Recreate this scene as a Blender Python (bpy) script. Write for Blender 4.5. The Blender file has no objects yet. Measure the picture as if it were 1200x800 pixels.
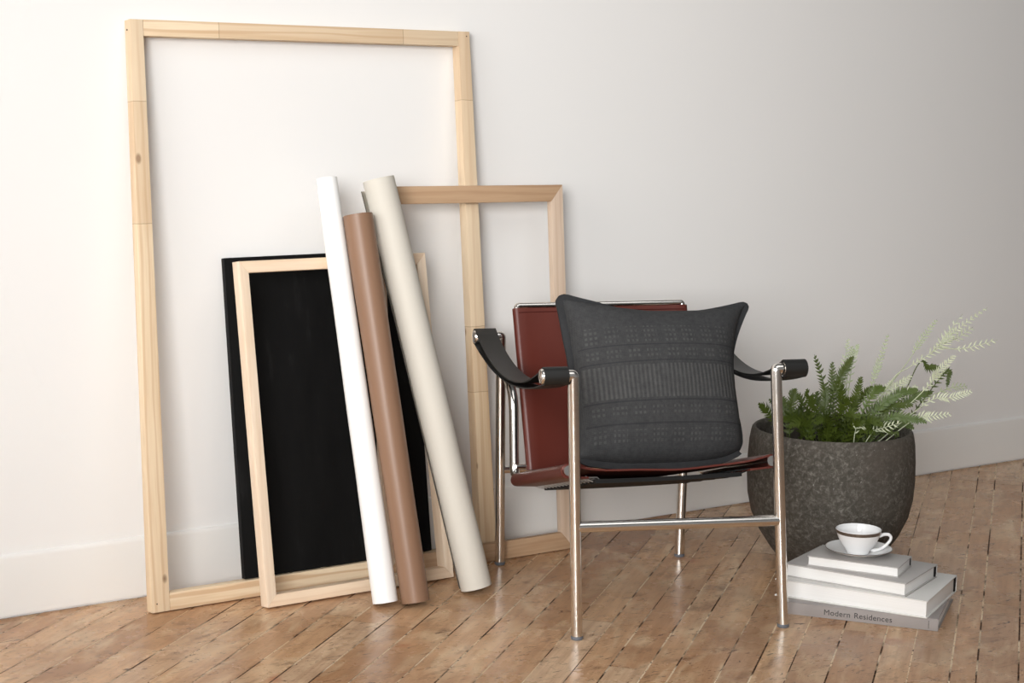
import bpy, bmesh, math, random
from mathutils import Vector, Matrix
C = bpy.context.scene.collection
SC = bpy.context.scene
PI = math.pi

# ------------------------------------------------------------------ materials
def srgb(r, g, b, a=1.0):
    def f(c):
        c = c / 255.0
        return c / 12.92 if c <= 0.04045 else ((c + 0.055) / 1.055) ** 2.4
    return (f(r), f(g), f(b), a)

class NT:
    """small helper around a material node tree"""
    def __init__(s, name, rough=0.5, metal=0.0, spec=0.5, base=(0.8, 0.8, 0.8, 1)):
        s.m = bpy.data.materials.new(name); s.m.use_nodes = True
        s.t = s.m.node_tree; s.b = s.t.nodes['Principled BSDF']
        s.b.inputs['Roughness'].default_value = rough
        s.b.inputs['Metallic'].default_value = metal
        s.b.inputs['Specular IOR Level'].default_value = spec
        s.b.inputs['Base Color'].default_value = base
    def n(s, typ, **kw):
        nd = s.t.nodes.new(typ)
        for k, v in kw.items():
            if k in nd.inputs.keys() and not hasattr(nd, k):
                nd.inputs[k].default_value = v
            else:
                try: setattr(nd, k, v)
                except Exception: nd.inputs[k].default_value = v
        return nd
    def l(s, a, b): s.t.links.new(a, b)
    def coord(s, scale=(1, 1, 1), loc=(0, 0, 0), rot=(0, 0, 0), kind='Object'):
        tc = s.n('ShaderNodeTexCoord'); mp = s.n('ShaderNodeMapping')
        mp.inputs['Scale'].default_value = scale; mp.inputs['Location'].default_value = loc
        mp.inputs['Rotation'].default_value = rot
        s.l(tc.outputs[kind], mp.inputs['Vector']); return mp.outputs['Vector']
    def noise(s, vec, scale=5, detail=4, rough=0.5, dist=0.0):
        nd = s.n('ShaderNodeTexNoise'); nd.inputs['Scale'].default_value = scale
        nd.inputs['Detail'].default_value = detail; nd.inputs['Roughness'].default_value = rough
        nd.inputs['Distortion'].default_value = dist
        if vec is not None: s.l(vec, nd.inputs['Vector'])
        return nd.outputs['Fac']
    def ramp(s, fac, stops, interp='LINEAR'):
        nd = s.n('ShaderNodeValToRGB'); cr = nd.color_ramp; cr.interpolation = interp
        while len(cr.elements) < len(stops): cr.elements.new(0.5)
        for e, (p, c) in zip(cr.elements, stops):
            e.position = p; e.color = c if len(c) == 4 else (*c, 1)
        s.l(fac, nd.inputs['Fac']); return nd.outputs['Color']
    def mix(s, fac, a, b, blend='MIX'):
        nd = s.n('ShaderNodeMix'); nd.data_type = 'RGBA'; nd.blend_type = blend
        for sock, v in ((nd.inputs[0], fac), (nd.inputs[6], a), (nd.inputs[7], b)):
            if hasattr(v, 'is_linked'): s.l(v, sock)
            else: sock.default_value = v
        return nd.outputs[2]
    def math(s, op, a, b=0.0, c=0.0, clamp=False):
        nd = s.n('ShaderNodeMath'); nd.operation = op; nd.use_clamp = clamp
        for i, v in enumerate((a, b, c)):
            if hasattr(v, 'is_linked'): s.l(v, nd.inputs[i])
            else: nd.inputs[i].default_value = v
        return nd.outputs[0]
    def bump(s, h, strength=0.2, dist=0.01):
        nd = s.n('ShaderNodeBump'); nd.inputs['Strength'].default_value = strength
        nd.inputs['Distance'].default_value = dist
        s.l(h, nd.inputs['Height']); s.l(nd.outputs['Normal'], s.b.inputs['Normal'])
    def base(s, c): s.l(c, s.b.inputs['Base Color'])
    def rough(s, r): s.l(r, s.b.inputs['Roughness'])

G4 = lambda v: (v, v, v, 1)

def mat_wall():
    t = NT('white_wall_paint', rough=0.75, spec=0.25)
    v = t.coord(); a = t.noise(v, 1.3, 3, .5); b = t.noise(v, 60, 4, .6)
    t.base(t.mix(a, srgb(231, 230, 228), srgb(236, 235, 233))); t.bump(b, .04, .004)
    return t.m

def mat_baseboard():
    t = NT('white_baseboard_paint', rough=0.45, spec=0.4)
    v = t.coord(); a = t.noise(v, 3, 3); sp = t.noise(t.coord(loc=(3, 1, 2)), 22, 3, .6)
    col = t.mix(a, srgb(229, 227, 223), srgb(235, 233, 229))
    t.base(t.mix(t.ramp(sp, [(.77, G4(0)), (.80, G4(.6))]), col, srgb(120, 112, 105)))
    return t.m

def mat_floor():
    t = NT('worn_maple_boards', rough=0.35, spec=0.27)
    geo = t.n('ShaderNodeNewGeometry'); rnd = geo.outputs['Random Per Island']
    ang = math.radians(39.4)
    # board-aligned coordinates, shifted per board so the grain never lines up
    tc = t.n('ShaderNodeTexCoord'); mp = t.n('ShaderNodeMapping'); mp.inputs['Rotation'].default_value = (0, 0, -ang)
    t.l(tc.outputs['Object'], mp.inputs['Vector'])
    off = t.n('ShaderNodeCombineXYZ'); t.l(t.math('MULTIPLY', rnd, 37.0), off.inputs[0]); t.l(t.math('MULTIPLY', rnd, 11.0), off.inputs[1])
    ad = t.n('ShaderNodeVectorMath'); ad.operation = 'ADD'; t.l(mp.outputs[0], ad.inputs[0]); t.l(off.outputs[0], ad.inputs[1])
    gm = t.n('ShaderNodeMapping'); gm.inputs['Scale'].default_value = (1.6, 22, 1); t.l(ad.outputs[0], gm.inputs['Vector'])
    grain = t.noise(gm.outputs[0], 3.0, 5, .62, .6)
    gm2 = t.n('ShaderNodeMapping'); gm2.inputs['Scale'].default_value = (2.2, 7, 1); t.l(ad.outputs[0], gm2.inputs['Vector'])
    fig = t.noise(gm2.outputs[0], 2.0, 4, .55, 1.2)
    board = t.ramp(rnd, [(0, srgb(180, 136, 99)), (.25, srgb(212, 172, 133)), (.5, srgb(192, 148, 111)),
                         (.75, srgb(220, 188, 155)), (1, srgb(166, 121, 86))])
    c = t.mix(t.ramp(grain, [(.38, G4(0)), (.66, G4(.5))]), board, srgb(158, 116, 82))
    c = t.mix(t.ramp(fig, [(.50, G4(0)), (.70, G4(.6))]), c, srgb(224, 196, 160))
    # worn patches, scuffs, gouges and rusty stains of many sizes
    w = t.noise(t.coord(), 3.4, 6, .64)
    c = t.mix(t.ramp(w, [(.50, G4(0)), (.68, G4(.48))]), c, srgb(138, 100, 72))
    w2 = t.noise(t.coord(loc=(7, 3, 0), scale=(1, 1.8, 1), rot=(0, 0, -ang)), 8, 7, .72, .5)
    c = t.mix(t.ramp(w2, [(.56, G4(0)), (.70, G4(.66))]), c, srgb(104, 70, 48))
    w3 = t.noise(t.coord(loc=(1, 9, 0), scale=(1, 3, 1), rot=(0, 0, -ang + .5)), 24, 5, .75, 1.0)
    c = t.mix(t.ramp(w3, [(.60, G4(0)), (.655, G4(.9))]), c, srgb(80, 54, 40))
    w6 = t.noise(t.coord(loc=(3, 4, 0), scale=(1, 6, 1), rot=(0, 0, -ang - .25)), 20, 4, .7, 1.5)
    c = t.mix(t.ramp(w6, [(.62, G4(0)), (.665, G4(.88))]), c, srgb(70, 46, 34))
    w4 = t.noise(t.coord(loc=(4, 2, 0)), 6, 3, .5)
    c = t.mix(t.ramp(w4, [(.66, G4(0)), (.74, G4(.6))]), c, srgb(160, 92, 62))
    w5 = t.noise(t.coord(loc=(2, 5, 0), scale=(1, 2.5, 1), rot=(0, 0, -ang)), 30, 4, .7, .4)
    c = t.mix(t.ramp(w5, [(.66, G4(0)), (.73, G4(.55))]), c, srgb(226, 202, 170))
    t.base(c)
    r = t.noise(t.coord(loc=(5, 5, 0)), 5, 5, .6)
    t.rough(t.ramp(r, [(.3, G4(.20)), (.7, G4(.36))]))
    t.bump(t.mix(.5, grain, w2), .10, .003)
    return t.m

def mat_gap():
    t = NT('board_gap_filler', rough=0.8, spec=0.1)
    a = t.noise(t.coord(), 5, 3, .6); b = t.noise(t.coord(loc=(3, 1, 0)), 70, 4, .7)
    pale = t.mix(t.ramp(b, [(.56, G4(0)), (.62, G4(1))]), srgb(236, 214, 184), srgb(60, 40, 28))
    dark = t.mix(t.ramp(b, [(.40, G4(0)), (.55, G4(1))]), srgb(34, 22, 16), srgb(96, 68, 50))
    t.base(t.mix(t.ramp(a, [(.47, G4(0)), (.55, G4(1))]), pale, dark))
    return t.m

def mat_wood(name, axis, light, dark, streak, amount=.6, loc=(0, 0, 0), ring=True, knots=True, seams=()):
    t = NT(name, rough=0.55, spec=0.3)
    s = (7, 7, .55) if axis == 'z' else (.55, 7, 7)
    v = t.coord(scale=s, loc=loc)
    a = t.noise(v, 3.2, 4, .5, 1.4)
    wv = t.n('ShaderNodeTexWave'); wv.wave_type = 'BANDS'; wv.bands_direction = 'X' if axis == 'z' else 'Z'
    wv.inputs['Scale'].default_value = 2.2; wv.inputs['Distortion'].default_value = 7; wv.inputs['Detail'].default_value = 3
    wv.inputs['Detail Scale'].default_value = 1.2
    t.l(v, wv.inputs['Vector'])
    c = t.mix(t.ramp(a, [(.36, G4(0)), (.66, G4(1))]), light, dark)
    if ring: c = t.mix(t.ramp(wv.outputs['Fac'], [(.62, G4(0)), (.95, G4(amount))]), c, streak)
    fine = t.noise(t.coord(scale=(90, 90, 3) if axis == 'z' else (3, 90, 90), loc=loc), 3, 3, .6)
    c = t.mix(t.ramp(fine, [(.5, G4(0)), (.75, G4(.22))]), c, streak)
    if knots:
        vo = t.n('ShaderNodeTexVoronoi'); vo.inputs['Scale'].default_value = 1.0
        t.l(t.coord(scale=(9, 9, 5) if axis == 'z' else (5, 9, 9), loc=loc), vo.inputs['Vector'])
        c = t.mix(t.ramp(vo.outputs['Distance'], [(.035, G4(.85)), (.075, G4(0))]), c, srgb(104, 70, 46))
    # glued end joints: a thin dark line and a change of tone from one length of timber to the next
    if seams:
        tc = t.n('ShaderNodeTexCoord'); sx = t.n('ShaderNodeSeparateXYZ'); t.l(tc.outputs['Object'], sx.inputs[0])
        p = sx.outputs[2 if axis == 'z' else 0]; p = t.math('ADD', p, t.math('MULTIPLY', t.noise(t.coord(loc=loc), 40, 2), .004))
        for k, s0 in enumerate(seams):
            c = t.mix(t.math('MULTIPLY', t.math('GREATER_THAN', p, s0), .34 if k % 2 == 0 else .26), c, srgb(196, 166, 134) if k % 2 == 0 else srgb(238, 220, 192))
            c = t.mix(t.math('MULTIPLY', t.math('LESS_THAN', t.math('ABSOLUTE', t.math('SUBTRACT', p, s0)), .0010), .42), c, srgb(128, 96, 68))
    t.base(c); t.bump(fine, .08, .002)
    return t.m

def mat_plain(name, col, rough=.5, metal=0, spec=.5, var=None, nscale=8, bump=None):
    t = NT(name, rough=rough, metal=metal, spec=spec, base=col)
    if var is not None:
        a = t.noise(t.coord(), nscale, 4, .6); t.base(t.mix(a, col, var))
    if bump: t.bump(t.noise(t.coord(), bump[0], 4, .6), bump[1], bump[2])
    return t.m

def mat_chrome():
    t = NT('worn_chrome', rough=.20, metal=1.0, base=srgb(234, 230, 224))
    a = t.noise(t.coord(), 14, 3, .5); t.rough(t.ramp(a, [(.3, G4(.16)), (.7, G4(.24))]))
    return t.m

def mat_canvas():
    t = NT('black_canvas_cloth', rough=.85, spec=.12)
    v = t.coord(scale=(3, 3, .7)); a = t.noise(v, 7, 5, .6); b = t.noise(t.coord(scale=(1, 1, 1)), 420, 2)
    t.base(t.ramp(a, [(.3, srgb(13, 13, 13)), (.62, srgb(18, 18, 18)), (.8, srgb(32, 32, 32))])); t.bump(b, .15, .001)
    return t.m

def mat_leather(name, c1, c2, rough=.42):
    t = NT(name, rough=rough, spec=.45)
    a = t.noise(t.coord(), 9, 4, .6); vo = t.n('ShaderNodeTexVoronoi'); vo.inputs['Scale'].default_value = 420
    t.l(t.coord(), vo.inputs['Vector'])
    t.base(t.mix(a, c1, c2)); t.bump(vo.outputs['Distance'], .12, .0008)
    return t.m

def mat_paper(name, c1, c2, rough=.6, spec=.3, loc=(0, 0, 0)):
    t = NT(name, rough=rough, spec=spec)
    a = t.noise(t.coord(scale=(5, 5, 1.2), loc=loc), 4, 4, .6); f = t.noise(t.coord(), 180, 2)
    t.base(t.mix(a, c1, c2)); t.bump(f, .03, .001)
    return t.m

def mat_cushion():
    """charcoal woven cotton; bands of embroidered dots and ribs set by height on the cushion"""
    t = NT('charcoal_woven_cotton', rough=.9, spec=.15)
    tc = t.n('ShaderNodeTexCoord'); sx = t.n('ShaderNodeSeparateXYZ'); t.l(tc.outputs['Object'], sx.inputs[0])
    x, z = sx.outputs[0], sx.outputs[2]
    def band(lo, hi):
        return t.math('MULTIPLY', t.math('GREATER_THAN', z, lo), t.math('LESS_THAN', z, hi))
    inx = t.math('LESS_THAN', t.math('ABSOLUTE', x), .203)
    sinx = lambda p: t.math('SINE', t.math('MULTIPLY', x, 2 * PI / p))
    sinz = lambda p: t.math('SINE', t.math('MULTIPLY', z, 2 * PI / p))
    dots = t.math('MULTIPLY', t.math('GREATER_THAN', sinx(.0105), -.1), t.math('GREATER_THAN', sinz(.0125), 0.0))
    grp = t.math('GREATER_THAN', sinx(.047), -.55)
    dots = t.math('MULTIPLY', dots, grp)
    ribs = t.math('MULTIPLY_ADD', sinx(.0105), .5, .5)
    db = t.math('ADD', t.math('ADD', band(.074, .116), band(.036, .058)), t.math('ADD', band(-.100, -.078), band(-.168, -.134)))
    pat = t.math('ADD', t.math('MULTIPLY', t.math('MULTIPLY', dots, db), .8), t.math('MULTIPLY', ribs, band(-.062, .018)))
    line = t.math('ADD', t.math('ADD', band(.066, .069), band(.025, .028)), t.math('ADD', band(-.071, -.067), band(-.124, -.120)))
    nz = t.noise(t.coord(), 90, 4, .7)
    worn = t.ramp(t.noise(t.coord(), 24, 4, .7), [(.3, G4(.25)), (.7, G4(1))])
    pat = t.math('MULTIPLY', t.math('MULTIPLY', pat, inx), worn)
    weave = t.math('MULTIPLY', t.math('MULTIPLY_ADD', sinx(.0032), .5, .5), t.math('MULTIPLY_ADD', sinz(.0032), .5, .5))
    c = t.mix(nz, srgb(38, 39, 42), srgb(76, 76, 76))
    c = t.mix(t.math('MULTIPLY', weave, .4), c, srgb(74, 74, 73))
    c = t.mix(t.math('MULTIPLY', pat, .46), c, srgb(102, 101, 99))
    c = t.mix(t.math('MULTIPLY', t.math('MULTIPLY', line, inx), .6), c, srgb(44, 45, 47))
    t.base(c)
    h = t.math('ADD', t.math('MULTIPLY', weave, .3), t.math('ADD', pat, t.math('MULTIPLY', nz, .5)))
    t.bump(h, .55, .0025)
    return t.m

def mat_pot():
    t = NT('speckled_dark_stone', rough=.8, spec=.25)
    a = t.noise(t.coord(), 85, 5, .75, .5); b = t.noise(t.coord(loc=(3, 0, 1)), 5, 4, .6); d = t.noise(t.coord(loc=(1, 4, 2)), 160, 3, .6)
    c = t.ramp(a, [(.34, srgb(64, 60, 54)), (.5, srgb(80, 76, 69)), (.62, srgb(108, 104, 97)), (.74, srgb(146, 142, 135))])
    c = t.mix(t.ramp(b, [(.42, G4(0)), (.66, G4(.75))]), c, srgb(84, 77, 70))
    c = t.mix(t.ramp(d, [(.71, G4(0)), (.76, G4(.8))]), c, srgb(205, 203, 198))
    t.base(c); t.bump(a, .35, .003)
    return t.m

def mat_leaf(name, c1, c2, trans=.15):
    t = NT(name, rough=.5, spec=.35)
    a = t.noise(t.coord(), 30, 3); t.base(t.mix(a, c1, c2))
    return t.m

def mat_pages():
    t = NT('white_page_block', rough=.8, spec=.15)
    v = t.coord(scale=(.6, .6, 260)); a = t.noise(v, 4, 2, .5)
    t.base(t.mix(a, srgb(232, 231, 228), srgb(248, 247, 245))); t.bump(a, .15, .001)
    return t.m

# ------------------------------------------------------------------ mesh helpers
def finish(bm, name, mat, parent=None, smooth=35, loc=None):
    bmesh.ops.recalc_face_normals(bm, faces=bm.faces)
    if smooth:
        lim = math.radians(smooth)
        for f in bm.faces: f.smooth = True
        for e in bm.edges:
            if len(e.link_faces) == 2:
                try:
                    if e.calc_face_angle() > lim: e.smooth = False
                except Exception: pass
    me = bpy.data.meshes.new(name); bm.to_mesh(me); bm.free()
    for m in (mat if isinstance(mat, (list, tuple)) else [mat]): me.materials.append(m)
    o = bpy.data.objects.new(name, me); C.objects.link(o)
    if parent is not None: o.parent = parent
    if loc is not None: o.location = loc
    return o

def tag(o, label=None, cat=None, group=None, kind=None):
    if label: o['label'] = label
    if cat: o['category'] = cat
    if group: o['group'] = group
    if kind: o['kind'] = kind
    return o

def empty(name, loc=(0, 0, 0), rot=(0, 0, 0)):
    o = bpy.data.objects.new(name, None); o.empty_display_size = .1
    C.objects.link(o); o.location = loc; o.rotation_euler = rot
    return o

def hexa(bm, front, back, bevel=.0):
    """solid between two matching quads"""
    a = [bm.verts.new(p) for p in front]; b = [bm.verts.new(p) for p in back]
    fs = [bm.faces.new(a), bm.faces.new(b[::-1])]
    n = len(a)
    for i in range(n): fs.append(bm.faces.new((a[i], b[i], b[(i + 1) % n], a[(i + 1) % n])))
    bmesh.ops.recalc_face_normals(bm, faces=fs)
    if bevel:
        es = list({e for f in fs for e in f.edges})
        bmesh.ops.bevel(bm, geom=es, offset=bevel, segments=2, affect='EDGES', profile=.6)

def box(bm, lo, hi, bevel=0.0):
    (x0, y0, z0), (x1, y1, z1) = lo, hi
    hexa(bm, [(x0, y0, z0), (x1, y0, z0), (x1, y0, z1), (x0, y0, z1)], [(x0, y1, z0), (x1, y1, z0), (x1, y1, z1), (x0, y1, z1)], bevel)

def fillet(pts, rads, seg=8):
    """polyline with rounded corners; rads: one per inner point"""
    P = [Vector(p) for p in pts]; out = [P[0]]
    for i in range(1, len(P) - 1):
        r = rads[i - 1] if isinstance(rads, (list, tuple)) else rads
        a, b, c = P[i - 1], P[i], P[i + 1]; u = (a - b).normalized(); w = (c - b).normalized()
        ang = u.angle(w); d = r / math.tan(ang / 2); d = min(d, (a - b).length * .49, (c - b).length * .49)
        p0, p1 = b + u * d, b + w * d
        for k in range(seg + 1):
            s = k / seg; out.append((1 - s) ** 2 * p0 + 2 * s * (1 - s) * b + s * s * p1)
    out.append(P[-1]); return out

def tube(bm, pts, r, seg=14, cap=True):
    P = [Vector(p) for p in pts]; n = len(P)
    R = r if isinstance(r, (list, tuple)) else [r] * n
    T = []
    for i in range(n):
        d = (P[min(i + 1, n - 1)] - P[max(i - 1, 0)])
        T.append(d.normalized() if d.length > 1e-9 else Vector((0, 0, 1)))
    t0 = T[0]; ref = Vector((0, 0, 1)) if abs(t0.z) < .9 else Vector((1, 0, 0))
    N = (ref - t0 * ref.dot(t0)).normalized(); rings = []
    for i in range(n):
        N = (N - T[i] * N.dot(T[i])); N.normalize(); B = T[i].cross(N)
        rings.append([bm.verts.new(P[i] + (N * math.cos(2 * PI * k / seg) + B * math.sin(2 * PI * k / seg)) * R[i]) for k in range(seg)])
    for a, b in zip(rings, rings[1:]):
        for k in range(seg): bm.faces.new((a[k], a[(k + 1) % seg], b[(k + 1) % seg], b[k]))
    if cap: bm.faces.new(rings[0][::-1]); bm.faces.new(rings[-1])
    return rings

def lathe(bm, prof, seg=48, center=(0, 0, 0), close=False):
    cx, cy, cz = center; rings = []
    for r, z in prof:
        if r < 1e-6: rings.append([bm.verts.new((cx, cy, cz + z))])
        else: rings.append([bm.verts.new((cx + r * math.cos(2 * PI * k / seg), cy + r * math.sin(2 * PI * k / seg), cz + z)) for k in range(seg)])
    pairs = list(zip(rings, rings[1:]))
    if close: pairs.append((rings[-1], rings[0]))
    for a, b in pairs:
        for k in range(seg):
            k2 = (k + 1) % seg
            if len(a) == 1 and len(b) == 1: continue
            if len(a) == 1: bm.faces.new((a[0], b[k], b[k2]))
            elif len(b) == 1: bm.faces.new((a[k], a[k2], b[0]))
            else: bm.faces.new((a[k], a[k2], b[k2], b[k]))

def sheet(bm, grid, thick, dirs=None):
    """thin solid from a grid of points (rows of Vectors); thickened along the surface normals"""
    nr, nc = len(grid), len(grid[0]); V = []
    nor = [[None] * nc for _ in range(nr)]
    for i in range(nr):
        for j in range(nc):
            du = grid[i][min(j + 1, nc - 1)] - grid[i][max(j - 1, 0)]
            dv = grid[min(i + 1, nr - 1)][j] - grid[max(i - 1, 0)][j]
            nn = du.cross(dv); nor[i][j] = nn.normalized() if nn.length > 1e-12 else Vector((0, 0, 1))
    A = [[bm.verts.new(grid[i][j] + nor[i][j] * thick / 2) for j in range(nc)] for i in range(nr)]
    B = [[bm.verts.new(grid[i][j] - nor[i][j] * thick / 2) for j in range(nc)] for i in range(nr)]
    for i in range(nr - 1):
        for j in range(nc - 1):
            bm.faces.new((A[i][j], A[i][j + 1], A[i + 1][j + 1], A[i + 1][j]))
            bm.faces.new((B[i][j], B[i + 1][j], B[i + 1][j + 1], B[i][j + 1]))
    for i in range(nr - 1):
        bm.faces.new((A[i][0], A[i + 1][0], B[i + 1][0], B[i][0])); bm.faces.new((A[i][-1], B[i][-1], B[i + 1][-1], A[i + 1][-1]))
    for j in range(nc - 1):
        bm.faces.new((A[0][j], B[0][j], B[0][j + 1], A[0][j + 1])); bm.faces.new((A[-1][j], A[-1][j + 1], B[-1][j + 1], B[-1][j]))

def sm(a, b, t):
    t = max(0., min(1., (t - a) / (b - a))); return t * t * (3 - 2 * t)

def spline(pts, n):
    """Catmull-Rom through pts"""
    P = [Vector(p) for p in pts]; P = [2 * P[0] - P[1]] + P + [2 * P[-1] - P[-2]]
    m = len(P) - 3; out = []
    for k in range(n):
        u = k / (n - 1) * m; i = min(int(u), m - 1); t = u - i
        a, b, c, d = P[i:i + 4]
        out.append(.5 * ((2 * b) + (c - a) * t + (2 * a - 5 * b + 4 * c - d) * t * t + (3 * b - a - 3 * c + d) * t ** 3))
    return out

WORLD = .38
KEY = ((-3.8, -1.6, 1.8), (.2, 0, 1.0), 1.6, 2.2, 43, (1.0, .995, .985), 180)
TOP_FILL = ((-.5, -2.5, 3.4), (0, -.6, 0), 3.0, 2.0, 27, (1.0, 1.0, .995), 180)
FILL = ((-4.2, -4.6, 1.9), (-.1, 0, .9), 2.0, 2.0, 28.7, (1.0, .995, .985), 50)
EXPO = 0.0

# ------------------------------------------------------------------ setting: floor, wall, baseboard
M_wall, M_base, M_floor, M_gap = mat_wall(), mat_baseboard(), mat_floor(), mat_gap()
WALL_Y = .008
X0, X1, YF, ZC = -5.2, 5.2, -6.2, 3.0

bm = bmesh.new(); box(bm, (X0, WALL_Y, 0), (X1, WALL_Y + .15, ZC)); tag(finish(bm, 'wall_back', M_wall, smooth=0), kind='structure')
# skirting: flat board with a softly rounded, slightly proud top edge
bm = bmesh.new()
prof = [(WALL_Y, .006), (0.0, .006), (0.0, .138), (.0012, .1445), (.0038, .1478), (WALL_Y, .149)]
a = [bm.verts.new((X0, y, z)) for y, z in prof]; b = [bm.verts.new((X1, y, z)) for y, z in prof]
for i in range(len(prof)):
    j = (i + 1) % len(prof); bm.faces.new((a[i], a[j], b[j], b[i]))
bm.faces.new(a[::-1]); bm.faces.new(b)
tag(finish(bm, 'baseboard_back', M_base, smooth=50), kind='structure')

# floor: boards laid 39.4 degrees off the wall, measured widths, tiny open joints over a gritty bed
rng = random.Random(5)
ang = math.radians(39.4); dv = Vector((math.cos(ang), math.sin(ang), 0)); nv = Vector((-math.sin(ang), math.cos(ang), 0))
lines = [-1.340, -1.2545, -1.201, -1.116, -1.050, -.9547, -.8735, -.8035, -.737, -.642, -.586, -.507, -.440, -.360, -.265, -.19, -.116, -.023, .0545, .13, .205, .28, .365, .44, .52, .60, .68, .76, .83]
o = -1.340
while o > -6.5: o -= rng.uniform(.07, .092); lines.insert(0, o)
o = .83
while o < 5.2: o += rng.uniform(.07, .092); lines.append(o)
def clip(poly, axis, val, keep_less):
    out = []
    for i in range(len(poly)):
        p, q = poly[i], poly[(i + 1) % len(poly)]
        pi = (p[axis] <= val) == keep_less or p[axis] == val; qi = (q[axis] <= val) == keep_less or q[axis] == val
        if pi: out.append(p)
        if pi != qi:
            t = (val - p[axis]) / (q[axis] - p[axis]); out.append(p + (q - p) * t)
    return out
bm = bmesh.new()
for a_, b_ in zip(lines, lines[1:]):
    s = -7.5 + rng.uniform(0, .8)
    while s < 7.5:
        L = rng.uniform(.55, 1.5); g = .0028 if rng.random() < .6 else .0017
        q = [dv * s + nv * (a_ + g), dv * (s + L - .0012) + nv * (a_ + g), dv * (s + L - .0012) + nv * (b_ - .0009), dv * s + nv * (b_ - .0009)]
        for ax, val, kl in ((0, X1, True), (0, X0, False), (1, WALL_Y - .001, True), (1, YF, False)):
            q = clip(q, ax, val, kl)
            if len(q) < 3: break
        s += L
        if len(q) < 3: continue
        dz = rng.uniform(-.0003, 0)
        bm.faces.new([bm.verts.new((p.x, p.y, dz)) for p in q])
for f in bm.faces:
    if f.normal.z < 0: f.normal_flip()
n_board = len(bm.faces)
# dark joint bed just below the boards and the slab under it
f = bm.faces.new([bm.verts.new(p) for p in ((X0, YF, -.0010), (X1, YF, -.0010), (X1, WALL_Y, -.0010), (X0, WALL_Y, -.0010))]); f.material_index = 1
me = bpy.data.meshes.new('floor')
lo = [bm.verts.new(p) for p in ((X0, YF, -.1), (X1, YF, -.1), (X1, WALL_Y, -.1), (X0, WALL_Y, -.1))]
f = bm.faces.new(lo[::-1]); f.material_index = 1
bm.to_mesh(me); bm.free(); me.materials.append(M_floor); me.materials.append(M_gap)
fo = bpy.data.objects.new('floor', me); C.objects.link(fo); tag(fo, kind='structure')

# ------------------------------------------------------------------ leaning stretcher frames and canvas
P_light, P_dark, P_streak = srgb(228, 208, 178), srgb(214, 188, 154), srgb(190, 152, 114)
W1v = mat_wood('pale_pine_upright', 'z', P_light, P_dark, P_streak, .38, (.3, 0, .2), seams=(.90, 1.178))
W1v2 = mat_wood('pale_pine_upright_jointed', 'z', P_light, P_dark, P_streak, .42, (.9, 0, 1.7), seams=(.44, .61, 1.19))
W1h = mat_wood('pale_pine_rail', 'x', P_light, P_dark, P_streak, .5, (.1, 0, .7), seams=(-.254, .245))
W1h2 = mat_wood('pale_pine_bottom_rail', 'x', P_light, P_dark, P_streak, .62, (.6, 0, 2.3))
W2v = mat_wood('pinkish_pine_upright', 'z', srgb(212, 192, 172), srgb(202, 178, 156), srgb(180, 150, 126), .25, (1.3, 0, 2.2), knots=False)
W2h = mat_wood('tan_pine_rail', 'x', srgb(194, 162, 130), srgb(184, 150, 118), srgb(160, 122, 90), .3, (1.1, 0, 3.7), knots=False)
W3v = mat_wood('cream_pine_upright', 'z', srgb(236, 218, 196), srgb(228, 206, 180), srgb(208, 178, 150), .2, (2.3, 0, 4.2), knots=False)
W3h = mat_wood('cream_pine_rail', 'x', srgb(232, 210, 184), srgb(224, 198, 170), srgb(204, 170, 138), .2, (2.1, 0, 5.7), knots=False)
M_canvas, M_canvas_edge = mat_canvas(), mat_plain('black_canvas_wrap', srgb(15, 15, 16), .7, 0, .2)
M_slot = mat_plain('dark_joint_line', srgb(92, 66, 44), .9, 0, .1)

def lean_root(name, x, yb, sin_t, z=0):
    return empty(name, (x, yb, z), (-math.asin(sin_t), 0, 0))
def bar(root, name, q, t, mat, bevel=.0012):
    """q: four front corners (x, height) in the leaning plane; local y=0 is the back, -t the front"""
    bm = bmesh.new()
    hexa(bm, [(x, -t, z) for x, z in q], [(x, 0, z) for x, z in q], bevel)
    return finish(bm, name, mat, root)

def leaning_frame(name, x0, yb, sin_t, t, out, inn, mats, mitre, label):
    BL, BR, TR, TL = [Vector((p[0] - x0, p[1])) for p in out]; bl, br, tr, tl = [Vector((p[0] - x0, p[1])) for p in inn]
    r = lean_root(name, x0, yb, sin_t); e = .0004
    if mitre:
        bar(r, 'stile', [BL, bl, tl, TL], t, mats[0]); bar(r, 'stile', [br, BR, TR, tr], t, mats[0])
        bar(r, 'rail', [TL, tl, tr, TR][::-1], t, mats[1]); bar(r, 'rail', [BL, BR, br, bl], t, mats[1])
    else:
        def onx(a, b, z): return a.x + (b.x - a.x) * (z - a.y) / (b.y - a.y)
        l0, l1 = Vector((onx(bl, tl, 0), 0)), Vector((onx(bl, tl, TL.y), TL.y)); r0, r1 = Vector((onx(br, tr, 0), 0)), Vector((onx(br, tr, TR.y), TR.y))
        bar(r, 'stile', [BL, l0, l1, TL], t, mats[0]); bar(r, 'stile', [r0, BR, TR, r1], t, mats[-1])
        ex = Vector((e, 0))
        bar(r, 'rail', [tl + ex, tr - ex, r1 - ex, l1 + ex], t * .985, mats[1]); bar(r, 'rail', [l0 + ex, r0 - ex, br - ex, bl + ex], t * .985, mats[2])
    tag(r, label, 'wooden frame', 'bare wooden stretcher frames leaning on the wall')
    return r

f1 = leaning_frame('stretcher_frame', -.60, -.110, .0855, .031,
    [(-1.0907, 0), (-.134, 0), (-.1607, 1.362), (-1.0748, 1.361)],
    [(-1.0465, .041), (-.184, .041), (-.1945, 1.325), (-1.0427, 1.324)], (W1v, W1h, W1h2, W1v2), False,
    'tallest bare pale pine frame leaning on the wall, behind all the others')
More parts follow.
